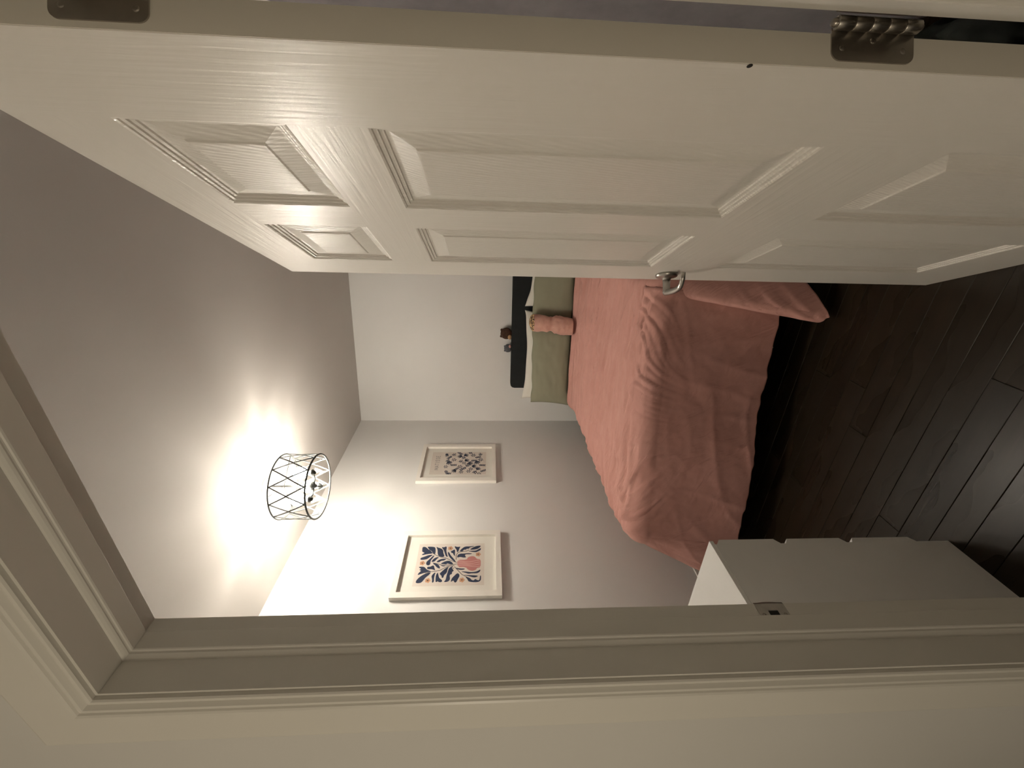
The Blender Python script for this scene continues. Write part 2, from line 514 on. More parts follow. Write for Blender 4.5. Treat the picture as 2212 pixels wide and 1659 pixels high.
def leopard_mat():
    m, nt, b = new_mat('leopard_print', (0.5, 0.3, 0.12), 0.8)
    v = coords(nt, (1, 1, 1))
    vo = nt.nodes.new('ShaderNodeTexVoronoi'); vo.inputs['Scale'].default_value = 62
    nt.links.new(v, vo.inputs['Vector'])
    c = ramp(nt, vo.outputs['Distance'], [(0.0, (0.30, 0.15, 0.06)), (0.26, (0.30, 0.15, 0.06)), (0.32, (0.03, 0.02, 0.015)), (0.50, (0.03, 0.02, 0.015)), (0.56, (0.62, 0.42, 0.22))])
    nt.links.new(c, b.inputs['Base Color'])
    return m
M_LEO = leopard_mat()

# ------------------------------------------------------------------ bed
BED_L, BED_R, BED_H, BED_F = 0.30, 1.55, 0.11, 2.07      # along / out from the far wall
bed_o = back(0.95, 1.1, 0)
bed = tag(empty('bed', bed_o, ANG), 'dark upholstered bed with a low charcoal headboard against the far wall', 'bed')
def bl(a, b_, z): return (a-0.95, 1.1-b_, z)          # bed coordinates: x along the wall, y towards it
def bbox(name, a0, a1, b0, b1, z0, z1, mat, bev=0.0, seg=2):
    return box(name, bl(a0, b1, z0), bl(a1, b0, z1), mat, bed, bev, seg)
# headboard with rounded upper corners
def headboard():
    a0, a1, z1, r = 0.386, 1.79, 1.219, 0.035
    pts = [(a0, 0.18)]
    for q in range(0, 91, 10): pts.append((a0+r-r*math.cos(math.radians(q)), z1-r+r*math.sin(math.radians(q))))
    for q in range(0, 91, 10): pts.append((a1-r+r*math.sin(math.radians(q)), z1-r+r*math.cos(math.radians(q))))
    pts.append((a1, 0.18))
    bm = bmesh.new()
    f = [bm.verts.new(bl(a, 0.085, z)) for a, z in pts]; k = [bm.verts.new(bl(a, 0.016, z)) for a, z in pts]
    n = len(pts)
    bm.faces.new(f); bm.faces.new(k[::-1])
    for i in range(n): bm.faces.new((f[i], k[i], k[(i+1) % n], f[(i+1) % n]))
    bmesh.ops.bevel(bm, geom=[e for e in bm.edges if abs(e.verts[0].co.y-e.verts[1].co.y) < 1e-5], offset=0.008, segments=2, affect='EDGES')
    bm_obj('headboard', bm, M_CHAR, bed)
headboard()
bbox('base', BED_L+0.02, BED_R-0.02, 0.09, BED_F-0.06, 0.08, 0.30, M_CHAR, 0.015)
for a in (BED_L+0.08, BED_R-0.08):
    for b_ in (0.2, BED_F-0.16):
        p = bl(a, b_, 0)
        lathe('leg', [(.018, 0), (.026, .08)], M_DARK, bed, 12, 'z', p)
bbox('mattress', BED_L+0.02, BED_R-0.02, 0.095, BED_F-0.05, 0.301, 0.585, M_MATT, 0.05, 4)

# duvet: a rectangular cloth laid over the mattress, hanging at the foot and sides
def fbm(x, y, z=0.0):
    return noise.noise((x, y, z)) + 0.5*noise.noise((2.1*x+7, 2.1*y-3, z+4)) + 0.25*noise.noise((4.3*x-2, 4.3*y+9, z+1))
def ridged(x, y, z=0.0):
    return 1.0-2.0*abs(noise.noise((x, y, z)))
def sstep(a, b_, x):
    t = min(1, max(0, (x-a)/(b_-a))); return t*t*(3-2*t)
ER = 0.085
HANG_F, HANG_S = 0.585, 0.52
def drape(da, db, sgn, bfrac):
    """offset out (a), out (b), down for cloth lying da past the side and db past the foot edge"""
    if da <= 0 and db <= 0: return 0, 0, 0
    side = (0.10+0.26*bfrac) if sgn < 0 else 0.07
    foot = 0.20
    if da <= 0 or db <= 0:
        d = max(da, db); ca, cb = (sgn, 0) if da > 0 else (0, 1)
        sl = side if da > 0 else foot
    else:
        d = math.hypot(da, db); th = math.atan2(da, db)
        if d > 0.60: d = 0.60+0.15*math.tanh((d-0.60)/0.15)
        ca, cb = sgn*math.sin(th), math.cos(th)
        sl = foot*math.cos(th)**2 + side*math.sin(th)**2 + (0.36 if sgn > 0 else 0.16)*math.sin(2*th)**2
        if sgn > 0:                      # the door-side corner is pulled round to the foot
            t2 = th**3/(math.pi/2)**2 - 0.40*math.sin(2*th)
            ca, cb = math.sin(t2), math.cos(t2)
    q = d/ER
    if q < math.pi/2: out, down = ER*math.sin(q), ER*(1-math.cos(q))
    else:
        e = d-ER*math.pi/2
        out = ER + sl*e; down = ER + math.sqrt(1-sl*sl)*e
    return ca*out, cb*out, down
def duvet():
    NA, NB = 330, 380
    a_tot0, a_tot1 = -HANG_S-0.02, 1.25+HANG_S
    vs, fs = [], []
    b0, b1 = 0.395, 2.055-ER*0.5
    for j in range(NB+1):
        tb = j/NB
        bc = b0 + tb*(b1-b0+HANG_F)
        for i in range(NA+1):
            ac = a_tot0 + (a_tot1-a_tot0)*i/NA
            bf = sstep(0.2, 2.1, min(bc, b1))
            eL, eR = ER*0.6, 1.25-ER*0.4
            acc = min(max(ac, eL), eR)
            left = (-0.175*bf + 0.03)*(1-acc/1.25)       # cloth lies slightly askew
            if ac < eL: da, sgn = eL-ac, -1
            elif ac > eR: da, sgn = ac-eR, 1
            else: da, sgn = 0, 1
            db = max(0, bc-b1)
            oa, ob, dn = drape(da, db, sgn, bf)
            A = BED_L + left + acc + oa
            B = min(bc, b1) + ob + 0.07*(1-acc/1.25)*sstep(0.6, 2.0, bc)
            zt = 0.652 + 0.014*fbm(ac*1.6, bc*1.4, 3)
            zt += 0.02*math.cos((ac/1.25-0.5)*2.6)
            # folded-back band at the pillows
            hb = bc-b0
            zt += 0.030*math.exp(-((hb-0.03)/0.04)**2) - 0.022*math.exp(-((hb-0.085-0.05*(1.25-ac))/0.014)**2)
            far = max(da, db)
            top = 1-sstep(0.0, 0.10, far)
            # long soft wrinkles running across the bed
            wx = ac*1.25+0.5*noise.noise((ac*2, bc*2, 0)); wy = bc*8.0+1.3*noise.noise((ac*1.1, bc*1.6, 5))
            wr = max(0, ridged(wx, wy, 1.7))**3
            wr2 = max(0, ridged(ac*2.3+3, bc*19+1.6*noise.noise((ac*1.7, bc*2.5, 8)), 6.1))**3
            patch = sstep(-0.35, 0.35, noise.noise((ac*1.6+5, bc*1.8, 2.0)))
            zt += top*(0.022*wr + 0.017*wr2*(0.35+0.65*patch))*sstep(0.05, 0.2, hb)
            # short pulled creases fanning over the foot edge
            u_ = bc-b1
            near = math.exp(-((u_-0.05)/0.125)**2)
            fan = ac*12.5 + 1.5*noise.noise((ac*3, bc*3, 2)) - u_*11*math.sin(ac*4.2+0.6)
            cr = max(0, ridged(fan, bc*2.2, 2.2))**2.5
            cr2 = max(0, ridged(fan*2.1+4, bc*3.5, 5.2))**3
            cp_ = sstep(-0.30, 0.25, noise.noise((ac*2.4, 1.0, 4.0)))
            push = near*(0.0105*cr+0.0055*cr2)*(0.35+0.65*cp_) if da <= 0 else 0
            # vertical folds lower down
            hang = sstep(0.06, 0.45, far)
            par = bc if da > 0 and db <= 0 else ac
            fold = 0.020*noise.noise((par*3.6, 0.5*far, 9)) + 0.007*max(0, ridged(par*6+far*1.5, far*1.5, 3.3))**3 + 0.006*max(0, ridged(par*2.5+3*far, far*7, 7.3))**3
            if da > 0 and db > 0:
                th = math.atan2(da, db); fold += 0.016*math.sin(th*6.0)
            k = 0.004*fbm(ac*8, bc*8, 5)
            ln = math.hypot(oa, ob) or 1
            outw = fold*hang + k*(1-top)
            B += outw*(ob/ln if db > 0 else 0) + (push if db > 0 else 0)
            A += outw*(oa/ln)
            z = zt - dn + push*(1-sstep(0, 0.15, u_)) + k*top*0.6
            hem = 0.014*noise.noise((par*5, 2.0, 1.0)) + 0.006*noise.noise((par*17, 2.0, 1.0))
            z += hem*sstep(0.3, 0.55, far)
            vs.append(back(A, B, max(z, 0.014 + 0.004*(1+noise.noise((ac*8, bc*8, 1))))))
    for j in range(NB):
        for i in range(NA):
            p = j*(NA+1)+i
            fs.append((p, p+1, p+NA+2, p+NA+1))
    o = mesh('duvet', vs, fs, M_DUVET, None, True)
    md = o.modifiers.new('thick', 'SOLIDIFY'); md.thickness = 0.012; md.offset = -1.0
    return o
duv = tag(duvet(), 'dusty rose duvet spread over the bed and hanging at its foot', 'duvet')

def pillow(name, a, b_, z, w_, h_, t_, tilt, mat, label, group, yaw=0.0, roll=0.0, seed=0, sag=0.0, pinch=0.07):
    n = 34
    vs, fs = [], []
    for side in (1, -1):
        for j in range(n+1):
            for i in range(n+1):
                u, v = i/n*2-1, j/n*2-1
                u2, v2 = math.sin(u*math.pi/2)*.35+u*.65, math.sin(v*math.pi/2)*.35+v*.65
                x = w_/2*u2*(1-pinch*(1-v2*v2)*abs(u2)**3); y = h_/2*v2*(1-pinch*1.3*(1-u2*u2)*abs(v2)**3)
                th = max(0, 1-abs(u2)**2.6)**.55*max(0, 1-abs(v2)**2.4)**.55
                th = t_/2*th + 0.0015
                th *= 1+0.10*fbm(u*2+seed, v*2, seed+side)
                y += 0.012*noise.noise((u*3, seed, v))*abs(v2)**2
                wr = 0.006*ridged(u*3+seed, v*3, seed+2.5)*(1-abs(u2*v2))
                zz = side*(th + wr*(th/(t_/2)))
                y -= sag*(1-u*u)*(v2 > 0)*v2
                vs.append((x, y, zz))
    N = (n+1)**2
    for s in (0, 1):
        for j in range(n):
            for i in range(n):
                p = s*N+j*(n+1)+i
                f = (p, p+1, p+n+2, p+n+1)
                fs.append(f if s == 0 else f[::-1])
    bm = bmesh.new(); bv = [bm.verts.new(q) for q in vs]
    for f in fs: bm.faces.new([bv[k] for k in f])
    ed = [k for k in range(N) if k % (n+1) in (0, n) or k//(n+1) in (0, n)]
    bmesh.ops.weld_verts(bm, targetmap={bv[N+k]: bv[k] for k in ed})
    o = bm_obj(name, bm, mat, None, True)
    # local x along wall, local y up, local z out of the wall, then lean back
    X = BD; Z = -BN; Y = Vector((0, 0, 1))
    base = Matrix(((X.x, Y.x, Z.x, 0), (X.y, Y.y, Z.y, 0), (X.z, Y.z, Z.z, 0), (0, 0, 0, 1)))
    o.matrix_world = Matrix.Translation(Vector(back(a, b_, z))) @ base @ Matrix.Rotation(yaw, 4, 'Y') @ Matrix.Rotation(-tilt, 4, 'X') @ Matrix.Rotation(roll, 4, 'Z')
    return tag(o, label, 'pillow', group)
G = 'pillows at the head of the bed'
pillow('pillow', 0.725, 0.165, 0.905, 0.87, 0.41, 0.10, 0.20, M_PILLOW, 'white pillow behind the wider visible sage green pillow', G, seed=1, roll=-0.005, sag=0.02, pinch=0.05)
pillow('pillow', 1.545, 0.150, 0.885, 0.74, 0.38, 0.09, 0.20, M_PILLOW, 'white pillow with its corner up behind the door-side green pillow', G, seed=4, roll=-0.09, sag=0.03, pinch=0.05)
pillow('pillow', 0.675, 0.300, 0.865, 0.75, 0.36, 0.12, 0.30, M_SAGE, 'sage green pillow leaning at the wall-corner end of the bed', G, seed=7, roll=0.02, pinch=0.03)
pillow('pillow', 1.46, 0.300, 0.865, 0.72, 0.37, 0.12, 0.30, M_SAGE, 'sage green pillow at the door side, cut by the door edge', G, seed=9, roll=-0.02, pinch=0.03)

# rolled pink fleece standing between the green pillows
def fleece():
    n, m = 30, 40
    vs, fs = [], []
    base = Vector(back(1.075, 0.462, 0.716))
    for j in range(m+1):
        t = j/m
        z = t*0.365
        r = 0.070*(1-0.15*math.exp(-((t-.48)/.07)**2) + 0.05*math.sin(t*9))
        if t > .90: r *= math.sqrt(max(0.0, 1-((t-.90)/.105)**2))*0.96
        for i in range(n):
            q = 2*math.pi*i/n
            rr = r*(1+0.24*ridged(math.cos(q)*1.6, math.sin(q)*1.6, t*7)*(.3+.7*math.exp(-((t-.40)/.22)**2)) + 0.05*noise.noise((math.cos(q), math.sin(q), t*3)))
            x, y_ = rr*math.cos(q)*1.0, rr*math.sin(q)*0.85
            p = base + BD*(x + 0.02*(t-.5)) + (-BN)*(y_ - 0.10*t) + Vector((0, 0, z))
            vs.append(tuple(p))
    for j in range(m):
        for i in range(n):
            l = (i+1) % n
            fs.append((j*n+i, j*n+l, (j+1)*n+l, (j+1)*n+i))
    fs.append(tuple(range(n-1, -1, -1)))
    k = int(m*0.905)
    b_ = tuple(base)
    root = mesh('rolled_fleece', vs[:(k+1)*n], [f for f in fs if max(f) < (k+1)*n], M_PINK, None, True)
    sub = vs[k*n:]
    f2 = [tuple(q-k*n for q in f) for f in fs[:-1] if min(f) >= k*n]
    c = mesh('leopard_lining', sub, f2, M_LEO, root, True)
    c['label'] = 'leopard print end of the roll'
    tag(root, 'pink rolled fleece with a leopard print end between the green pillows', 'blanket')
fleece()

# two small soft toys on top of the headboard
def blob(name, c, r, mat, parent=None, sc=(1, 1, 1), seed=0, lump=0.08):
    bm = bmesh.new()
    bmesh.ops.create_icosphere(bm, subdivisions=4, radius=1)
    for v in bm.verts:
        d = v.co.normalized(); k = r*(1+lump*fbm(d.x*1.7+seed, d.y*1.7, d.z*1.7))
        v.co = Vector((d.x*k*sc[0], d.y*k*sc[1], d.z*k*sc[2])) + Vector(c)
    return bm_obj(name, bm, mat, parent, True)
M_BROWN = cloth_mat('brown_plush', (0.075, 0.038, 0.022), (0.035, 0.018, 0.012), blot=40, bstr=0.6)
M_TAN = cloth_mat('tan_plush', (0.52, 0.33, 0.18), (0.42, 0.26, 0.14), blot=40)
M_GREY = cloth_mat('grey_plush', (0.13, 0.14, 0.155), (0.08, 0.085, 0.095), blot=40, bstr=0.6)
M_ROSE = cloth_mat('rose_plush', (0.60, 0.36, 0.32), (0.5, 0.28, 0.25), blot=40)
def toy(a, label, m1, m2, r, zt, hs):
    o = empty('soft_toy', back(a, 0.052, 1.2185), ANG)
    tag(o, label, 'toy', 'soft toys on the headboard')
    blob('body', (0, 0, r*0.92*zt), r, m1, o, (1, 0.62, zt), a*5, 0.05)
    blob('muzzle', (hs*r*0.55, -r*0.45, r*0.35), r*0.42, m2, o, (1, .7, .8), 3, 0.04)
    blob('ear', (-hs*r*0.6, -0.0, r*1.72*zt), r*0.22, m1, o, (1, .6, 1), 5, 0.05)
    blob('ear', (hs*r*0.5, -0.0, r*1.78*zt), r*0.22, m1, o, (1, .6, 1), 6, 0.05)
toy(0.925, 'small dark brown soft toy sitting on the headboard', M_BROWN, M_TAN, 0.056, 1.0, -1)
toy(0.780, 'small slate grey soft toy with a pink patch on the headboard', M_GREY, M_ROSE, 0.040, 0.9, 1)

# buttons along the duvet hem, set on its surface
def buttons():
    me = duv.data
    tgt = [(-0.650, 1.640, 0.15), (-0.793, 1.590, 0.2), (-0.82, 1.590, 0.17), (-1.709, 1.40, 0.42)]
    vv = [v.co.copy() for v in me.vertices]; nn = [v.normal.copy() for v in me.vertices]
    for t in tgt:
        t = Vector(t)
        i = min(range(len(vv)), key=lambda k: (vv[k]-t).length_squared)
        p, nrm = vv[i], nn[i]
        if nrm.dot(Vector((0, 0, CAM_H))-p) < 0: nrm = -nrm
        v, f = lathe_mesh([(.0001, .0035), (.003, .0035), (.0055, .003), (.006, .0015), (.006, 0)], 14)
        q = nrm.to_track_quat('Z', 'Y').to_matrix()
        mesh('button', [tuple(q @ Vector(x) + p) for x in v], f, M_BTN, duv, True)
buttons()

# ------------------------------------------------------------------ chest of drawers backing onto the doorway wall
XD, DZ = -0.9762, 0.7655
cd = tag(empty('chest_of_drawers', (-1.35, 0.72, 0)), 'white chest of drawers against the doorway wall, left of the opening', 'chest of drawers')
def cb(name, lo, hi, bev=0.0, mat=None, par=None):
    o_ = (-1.35, 0.72, 0)
    return box(name, tuple(l-k for l, k in zip(lo, o_)), tuple(l-k for l, k in zip(hi, o_)), mat or M_WHITE, par or cd, bev)
DX0 = -1.72
cb('side_panel', (XD-0.016, 0.545, 0), (XD, 0.8885, DZ-0.0125), 0.0008)
cb('side_panel', (DX0, 0.545, 0), (DX0+0.016, 0.8885, DZ-0.0125), 0.0008)
cb('back_panel', (DX0+0.016, 0.545, 0.03), (XD-0.016, 0.552, DZ-0.0125))
cb('top', (DX0, 0.545, DZ-0.0122), (XD, 0.9015, DZ), 0.001)
cb('plinth', (DX0+0.016, 0.83, 0), (XD-0.016, 0.845, 0.075))
cb('carcass', (DX0+0.016, 0.553, 0.075), (XD-0.016, 0.865, DZ-0.02), 0, M_DARK)
for z0, z1 in ((0.541, 0.741), (0.327, 0.523), (0.098, 0.309)):
    # front board with chamfered long edges
    y0, y1 = 0.8925, 0.911
    prof = [(y0, z0), (y0, z1), (y0+.002, z1), (y1, z1-.012), (y1, z0+.014), (y0+.002, z0)]
    bm = bmesh.new()
    A = [bm.verts.new((DX0+0.004+1.35, a-0.72, z)) for a, z in prof]; B_ = [bm.verts.new((XD-0.006+1.35, a-0.72, z)) for a, z in prof]
    bm.faces.new(A); bm.faces.new(B_[::-1])
    for i in range(6): bm.faces.new((A[i], A[(i+1) % 6], B_[(i+1) % 6], B_[i]))
    bm_obj('drawer_front', bm, M_WHITE, cd)

# ------------------------------------------------------------------ dark clothes dropped on the floor behind the door
def garment(c, r, mat, label, seed):
    bm = bmesh.new()
    bmesh.ops.create_icosphere(bm, subdivisions=5, radius=1)
    for v in bm.verts:
        d = v.co.normalized()
        k = 1+0.22*fbm(d.x*1.5+seed, d.y*1.5, d.z*1.5)+0.10*ridged(d.x*3+seed, d.y*3, d.z*3)
        p = Vector((d.x*k*r[0], d.y*k*r[1], max(-0.0, d.z*k*r[2]))) + Vector((c[0], c[1], 0.002))
        p.x = min(p.x, XR-0.016)
        v.co = p
    o = bm_obj('crumpled_garment', bm, mat, None, True)
    tag(o, label, 'clothes', 'clothes on the floor behind the door')
def robe():  # added cloth that hides the bright side wall in the hinge gap
    n, m = 44, 30
    vs, fs = [], []
    o_ = (XR-0.03, 1.72, 2.20)
    for j in range(m+1):
        t = j/m
        for i in range(n+1):
            u = i/n*2-1
            w_ = 0.06+0.34*min(1, t*5)**.5+0.08*t
            x = -0.012 - (0.035+0.02*t)*(1-u*u)**.5 - 0.014*math.sin(u*9+t)*min(1, t*2)
            vs.append((x, u*w_, -t*2.08))
    for j in range(m):
        for i in range(n):
            p = j*(n+1)+i
            fs.append((p, p+1, p+n+2, p+n+1))
    root = tag(empty('added_robe', o_), 'grey robe added on the side wall to darken the strip seen past the hinges', 'robe')
    o = mesh('cloth', vs, fs, M_ROBE, root, True)
    md = o.modifiers.new('thick', 'SOLIDIFY'); md.thickness = 0.008
    tube('hook', [(0.03, 0, 0.04), (0, 0, 0.03), (-0.03, 0, 0.0), (-0.035, 0, 0.03)], .004, M_NICKEL, root, 8)
M_ROBE = cloth_mat('lilac_grey_terry', (0.24, 0.225, 0.235), (0.19, 0.18, 0.19), blot=9)
robe()
M_GDK = cloth_mat('dark_green_jersey', (0.035, 0.042, 0.036), (0.012, 0.014, 0.012), blot=9)
M_GPU = cloth_mat('dark_plum_jersey', (0.075, 0.055, 0.062), (0.03, 0.024, 0.028), blot=9)
garment((0.36, 1.42), (0.10, 0.18, 0.24), M_GDK, 'dark green crumpled garment seen through the hinge gap, upper one', 2)
garment((0.33, 0.98), (0.14, 0.16, 0.22), M_GPU, 'dark plum crumpled garment seen at the bottom of the hinge gap', 6)

# ------------------------------------------------------------------ framed prints on the left wall
M_MAT = plain('mat_board', (0.78, 0.755, 0.70), 0.8, var=0.01)
M_PAPER = plain('print_paper', (0.70, 0.635, 0.575), 0.8, var=0.02)
M_PAPER2 = plain('print_paper_warm', (0.74, 0.66, 0.58), 0.8, var=0.02)
M_NAVY = plain('navy_ink', (0.014, 0.026, 0.066), 0.75, var=0.15, nscale=30)
M_ROSEINK = plain('rose_ink', (0.50, 0.20, 0.19), 0.75, var=0.06)
M_ROSELT = plain('pale_rose_ink', (0.66, 0.40, 0.36), 0.75, var=0.04)
M_ORANGE = plain('orange_ink', (0.62, 0.33, 0.19), 0.75, var=0.08)
M_INKDK = plain('dark_ink', (0.03, 0.025, 0.03), 0.75)
M_GREYINK = plain('grey_ink', (0.30, 0.28, 0.28), 0.75)
def glass_mat(name, k=0.035, tint=(1, 1, 1)):
    m = bpy.data.materials.new(name); m.use_nodes = True
    nt = m.node_tree; nt.nodes.clear()
    out = nt.nodes.new('ShaderNodeOutputMaterial'); mx_ = nt.nodes.new('ShaderNodeMixShader')
    t = nt.nodes.new('ShaderNodeBsdfTransparent'); g = nt.nodes.new('ShaderNodeBsdfGlossy')
    t.inputs['Color'].default_value = (*tint, 1); g.inputs['Roughness'].default_value = 0.03
    lw = nt.nodes.new('ShaderNodeLayerWeight')
    pw_ = nt.nodes.new('ShaderNodeMath'); pw_.operation = 'POWER'; pw_.inputs[1].default_value = 5.0
    ma = nt.nodes.new('ShaderNodeMath'); ma.operation = 'MULTIPLY_ADD'; ma.inputs[1].default_value = 0.9; ma.inputs[2].default_value = k
    ma.use_clamp = True
    nt.links.new(lw.outputs['Facing'], pw_.inputs[0]); nt.links.new(pw_.outputs[0], ma.inputs[0])
    nt.links.new(ma.outputs[0], mx_.inputs[0]); nt.links.new(t.outputs[0], mx_.inputs[1]); nt.links.new(g.outputs[0], mx_.inputs[2])
    nt.links.new(mx_.outputs[0], out.inputs['Surface'])
    return m
M_GLASS = glass_mat('clear_glass', tint=(0.985, 0.985, 0.975))

ART_L=[[(0.929,0.046),(0.927,0.1),(0.865,0.14),(0.818,0.187),(0.757,0.222),(0.746,0.166),(0.734,0.114),(0.715,0.063),(0.744,0.061),(0.771,0.103),(0.803,0.056),(0.825,0.054)],[(0.933,0.121),(0.928,0.215),(0.903,0.252),(0.726,0.263),(0.764,0.226),(0.832,0.186),(0.895,0.137)],[(0.933,0.255),(0.901,0.292),(0.884,0.333),(0.837,0.371),(0.763,0.375),(0.675,0.406),(0.663,0.363),(0.694,0.309),(0.753,0.292),(0.842,0.287)],[(0.921,0.336),(0.904,0.377),(0.937,0.411),(0.894,0.422),(0.835,0.416),(0.76,0.428),(0.658,0.455),(0.674,0.423),(0.747,0.402),(0.837,0.38)],[(0.797,0.44),(0.773,0.467),(0.699,0.492),(0.624,0.539),(0.53,0.585),(0.56,0.541),(0.627,0.495),(0.701,0.457)],[(0.802,0.484),(0.822,0.514),(0.85,0.539),(0.827,0.553),(0.739,0.552),(0.673,0.559),(0.711,0.535),(0.755,0.525),(0.764,0.498)],[(0.941,0.536),(0.908,0.582),(0.925,0.635),(0.869,0.61),(0.81,0.607),(0.767,0.582),(0.841,0.575),(0.887,0.547)],[(0.794,0.616),(0.86,0.646),(0.925,0.698),(0.921,0.77),(0.932,0.842),(0.914,0.833),(0.898,0.77),(0.861,0.762),(0.863,0.726),(0.834,0.713),(0.843,0.682),(0.799,0.674)],[(0.838,0.771),(0.888,0.815),(0.93,0.869),(0.942,0.945),(0.897,0.932),(0.847,0.887),(0.835,0.816)],[(0.802,0.745),(0.807,0.798),(0.81,0.869),(0.846,0.905),(0.881,0.948),(0.821,0.941),(0.793,0.905),(0.766,0.869),(0.784,0.798)],[(0.636,0.59),(0.708,0.593),(0.742,0.631),(0.739,0.684),(0.751,0.746),(0.739,0.825),(0.719,0.781),(0.723,0.72),(0.702,0.702),(0.643,0.73),(0.638,0.686),(0.662,0.633)],[(0.651,0.047),(0.677,0.101),(0.717,0.159),(0.727,0.233),(0.672,0.188),(0.617,0.149),(0.605,0.107),(0.601,0.051)],[(0.547,0.141),(0.602,0.176),(0.699,0.23),(0.712,0.255),(0.627,0.226),(0.586,0.203),(0.467,0.207),(0.47,0.151)],[(0.543,0.214),(0.613,0.236),(0.66,0.276),(0.665,0.328),(0.61,0.288),(0.554,0.265)],[(0.539,0.288),(0.587,0.315),(0.62,0.365),(0.622,0.443),(0.575,0.402),(0.57,0.359),(0.537,0.335)],[(0.501,0.354),(0.534,0.387),(0.566,0.437),(0.57,0.489),(0.49,0.552),(0.479,0.501),(0.509,0.457),(0.482,0.441),(0.492,0.389)],[(0.514,0.234),(0.511,0.285),(0.467,0.339),(0.384,0.361),(0.399,0.326),(0.435,0.294),(0.47,0.279)],[(0.466,0.352),(0.457,0.391),(0.447,0.442),(0.429,0.401)],[(0.422,0.045),(0.441,0.06),(0.437,0.128),(0.381,0.158),(0.352,0.194),(0.323,0.242),(0.313,0.18),(0.277,0.107),(0.241,0.044),(0.306,0.063),(0.344,0.094),(0.367,0.054),(0.385,0.09)],[(0.394,0.165),(0.435,0.171),(0.433,0.214),(0.459,0.237),(0.464,0.262),(0.402,0.275),(0.34,0.296),(0.377,0.243),(0.373,0.192)],[(0.067,0.039),(0.137,0.045),(0.212,0.088),(0.275,0.149),(0.31,0.239),(0.245,0.21),(0.195,0.172),(0.131,0.144),(0.069,0.116)],[(0.217,0.245),(0.281,0.274),(0.306,0.302),(0.24,0.293),(0.175,0.289),(0.084,0.295),(0.067,0.267),(0.15,0.266)],[(0.07,0.32),(0.161,0.311),(0.239,0.31),(0.304,0.331),(0.251,0.343),(0.171,0.36),(0.123,0.412),(0.078,0.402),(0.081,0.361),(0.107,0.347)],[(0.263,0.355),(0.315,0.385),(0.393,0.436),(0.438,0.486),(0.378,0.467),(0.284,0.463),(0.233,0.423),(0.174,0.422),(0.176,0.393),(0.221,0.395)],[(0.077,0.427),(0.127,0.457),(0.218,0.461),(0.31,0.474),(0.404,0.487),(0.448,0.553),(0.388,0.522),(0.332,0.566),(0.307,0.533),(0.253,0.539),(0.242,0.502),(0.136,0.519),(0.086,0.492)],[(0.071,0.526),(0.161,0.539),(0.212,0.57),(0.288,0.618),(0.22,0.654),(0.13,0.623),(0.067,0.608),(0.068,0.579),(0.12,0.569)],[(0.406,0.572),(0.382,0.641),(0.377,0.722),(0.351,0.71),(0.347,0.65),(0.363,0.607)],[(0.313,0.651),(0.309,0.736),(0.291,0.804),(0.3,0.888),(0.358,0.948),(0.297,0.939),(0.26,0.897),(0.264,0.821),(0.253,0.77),(0.275,0.736)],[(0.231,0.687),(0.226,0.779),(0.212,0.914),(0.186,0.905),(0.163,0.855),(0.199,0.788)],[(0.19,0.725),(0.166,0.797),(0.113,0.822),(0.104,0.855),(0.142,0.872),(0.108,0.905),(0.106,0.934),(0.211,0.939),(0.21,0.956),(0.06,0.953),(0.07,0.781),(0.135,0.764)]]
ART_V=[(0.593,0.596),(0.585,0.74),(0.642,0.747),(0.675,0.8),(0.665,0.852),(0.598,0.888),(0.595,0.947),(0.399,0.946),(0.388,0.892),(0.341,0.88),(0.317,0.82),(0.348,0.761),(0.411,0.73),(0.411,0.606)]
ART_F=[(0.881,0.478),(0.716,0.905),(0.522,0.088),(0.121,0.206),(0.12,0.685)]
ART_S=[[(0.522,0.594),(0.569,0.515),(0.645,0.416),(0.664,0.345),(0.711,0.273),(0.788,0.198),(0.91,0.136)],[(0.487,0.595),(0.466,0.476),(0.472,0.373),(0.528,0.241)],[(0.455,0.562),(0.433,0.46),(0.343,0.354),(0.322,0.255),(0.288,0.148)],[(0.594,0.579),(0.709,0.575),(0.78,0.604),(0.803,0.727),(0.831,0.762)],[(0.427,0.563),(0.342,0.616),(0.245,0.678),(0.174,0.763)],[(0.4,0.559),(0.322,0.49),(0.244,0.469)]]
def poly_mesh(name, polys, W, to3, mat, parent):
    """flat inked shapes printed on the sheet; concave outlines are triangulated"""
    vs, fs = [], []
    for P in polys:
        n0 = len(vs)
        pts = [Vector((a, b_, 0)) for a, b_ in P]
        vs += [to3(a, b_) for a, b_ in P]
        for t in geometry.tessellate_polygon([pts]):
            a, b_, c = (Vector(vs[n0+k]) for k in t)
            fs.append(tuple(n0+k for k in (t if (b_-a).cross(c-a).x > 0 else t[::-1])))
    return mesh(name, vs, fs, mat, parent)
def smooth_poly(P, it=2):
    for _ in range(it):
        Q = []
        for i in range(len(P)):
            a, b_ = P[i], P[(i+1) % len(P)]
            Q += [(a[0]*.75+b_[0]*.25, a[1]*.75+b_[1]*.25), (a[0]*.25+b_[0]*.75, a[1]*.25+b_[1]*.75)]
        P = Q
    return P
def strip(P, w_, asp=1.0):
    L_, R_ = [], []
    for i, (x, y_) in enumerate(P):
        a = P[max(0, i-1)]; b_ = P[min(len(P)-1, i+1)]
        dx, dy = b_[0]-a[0], (b_[1]-a[1])*asp; d = math.hypot(dx, dy) or 1
        L_.append((x-dy/d*w_, y_+dx/d*w_/asp)); R_.append((x+dy/d*w_, y_-dx/d*w_/asp))
    return L_+R_[::-1]

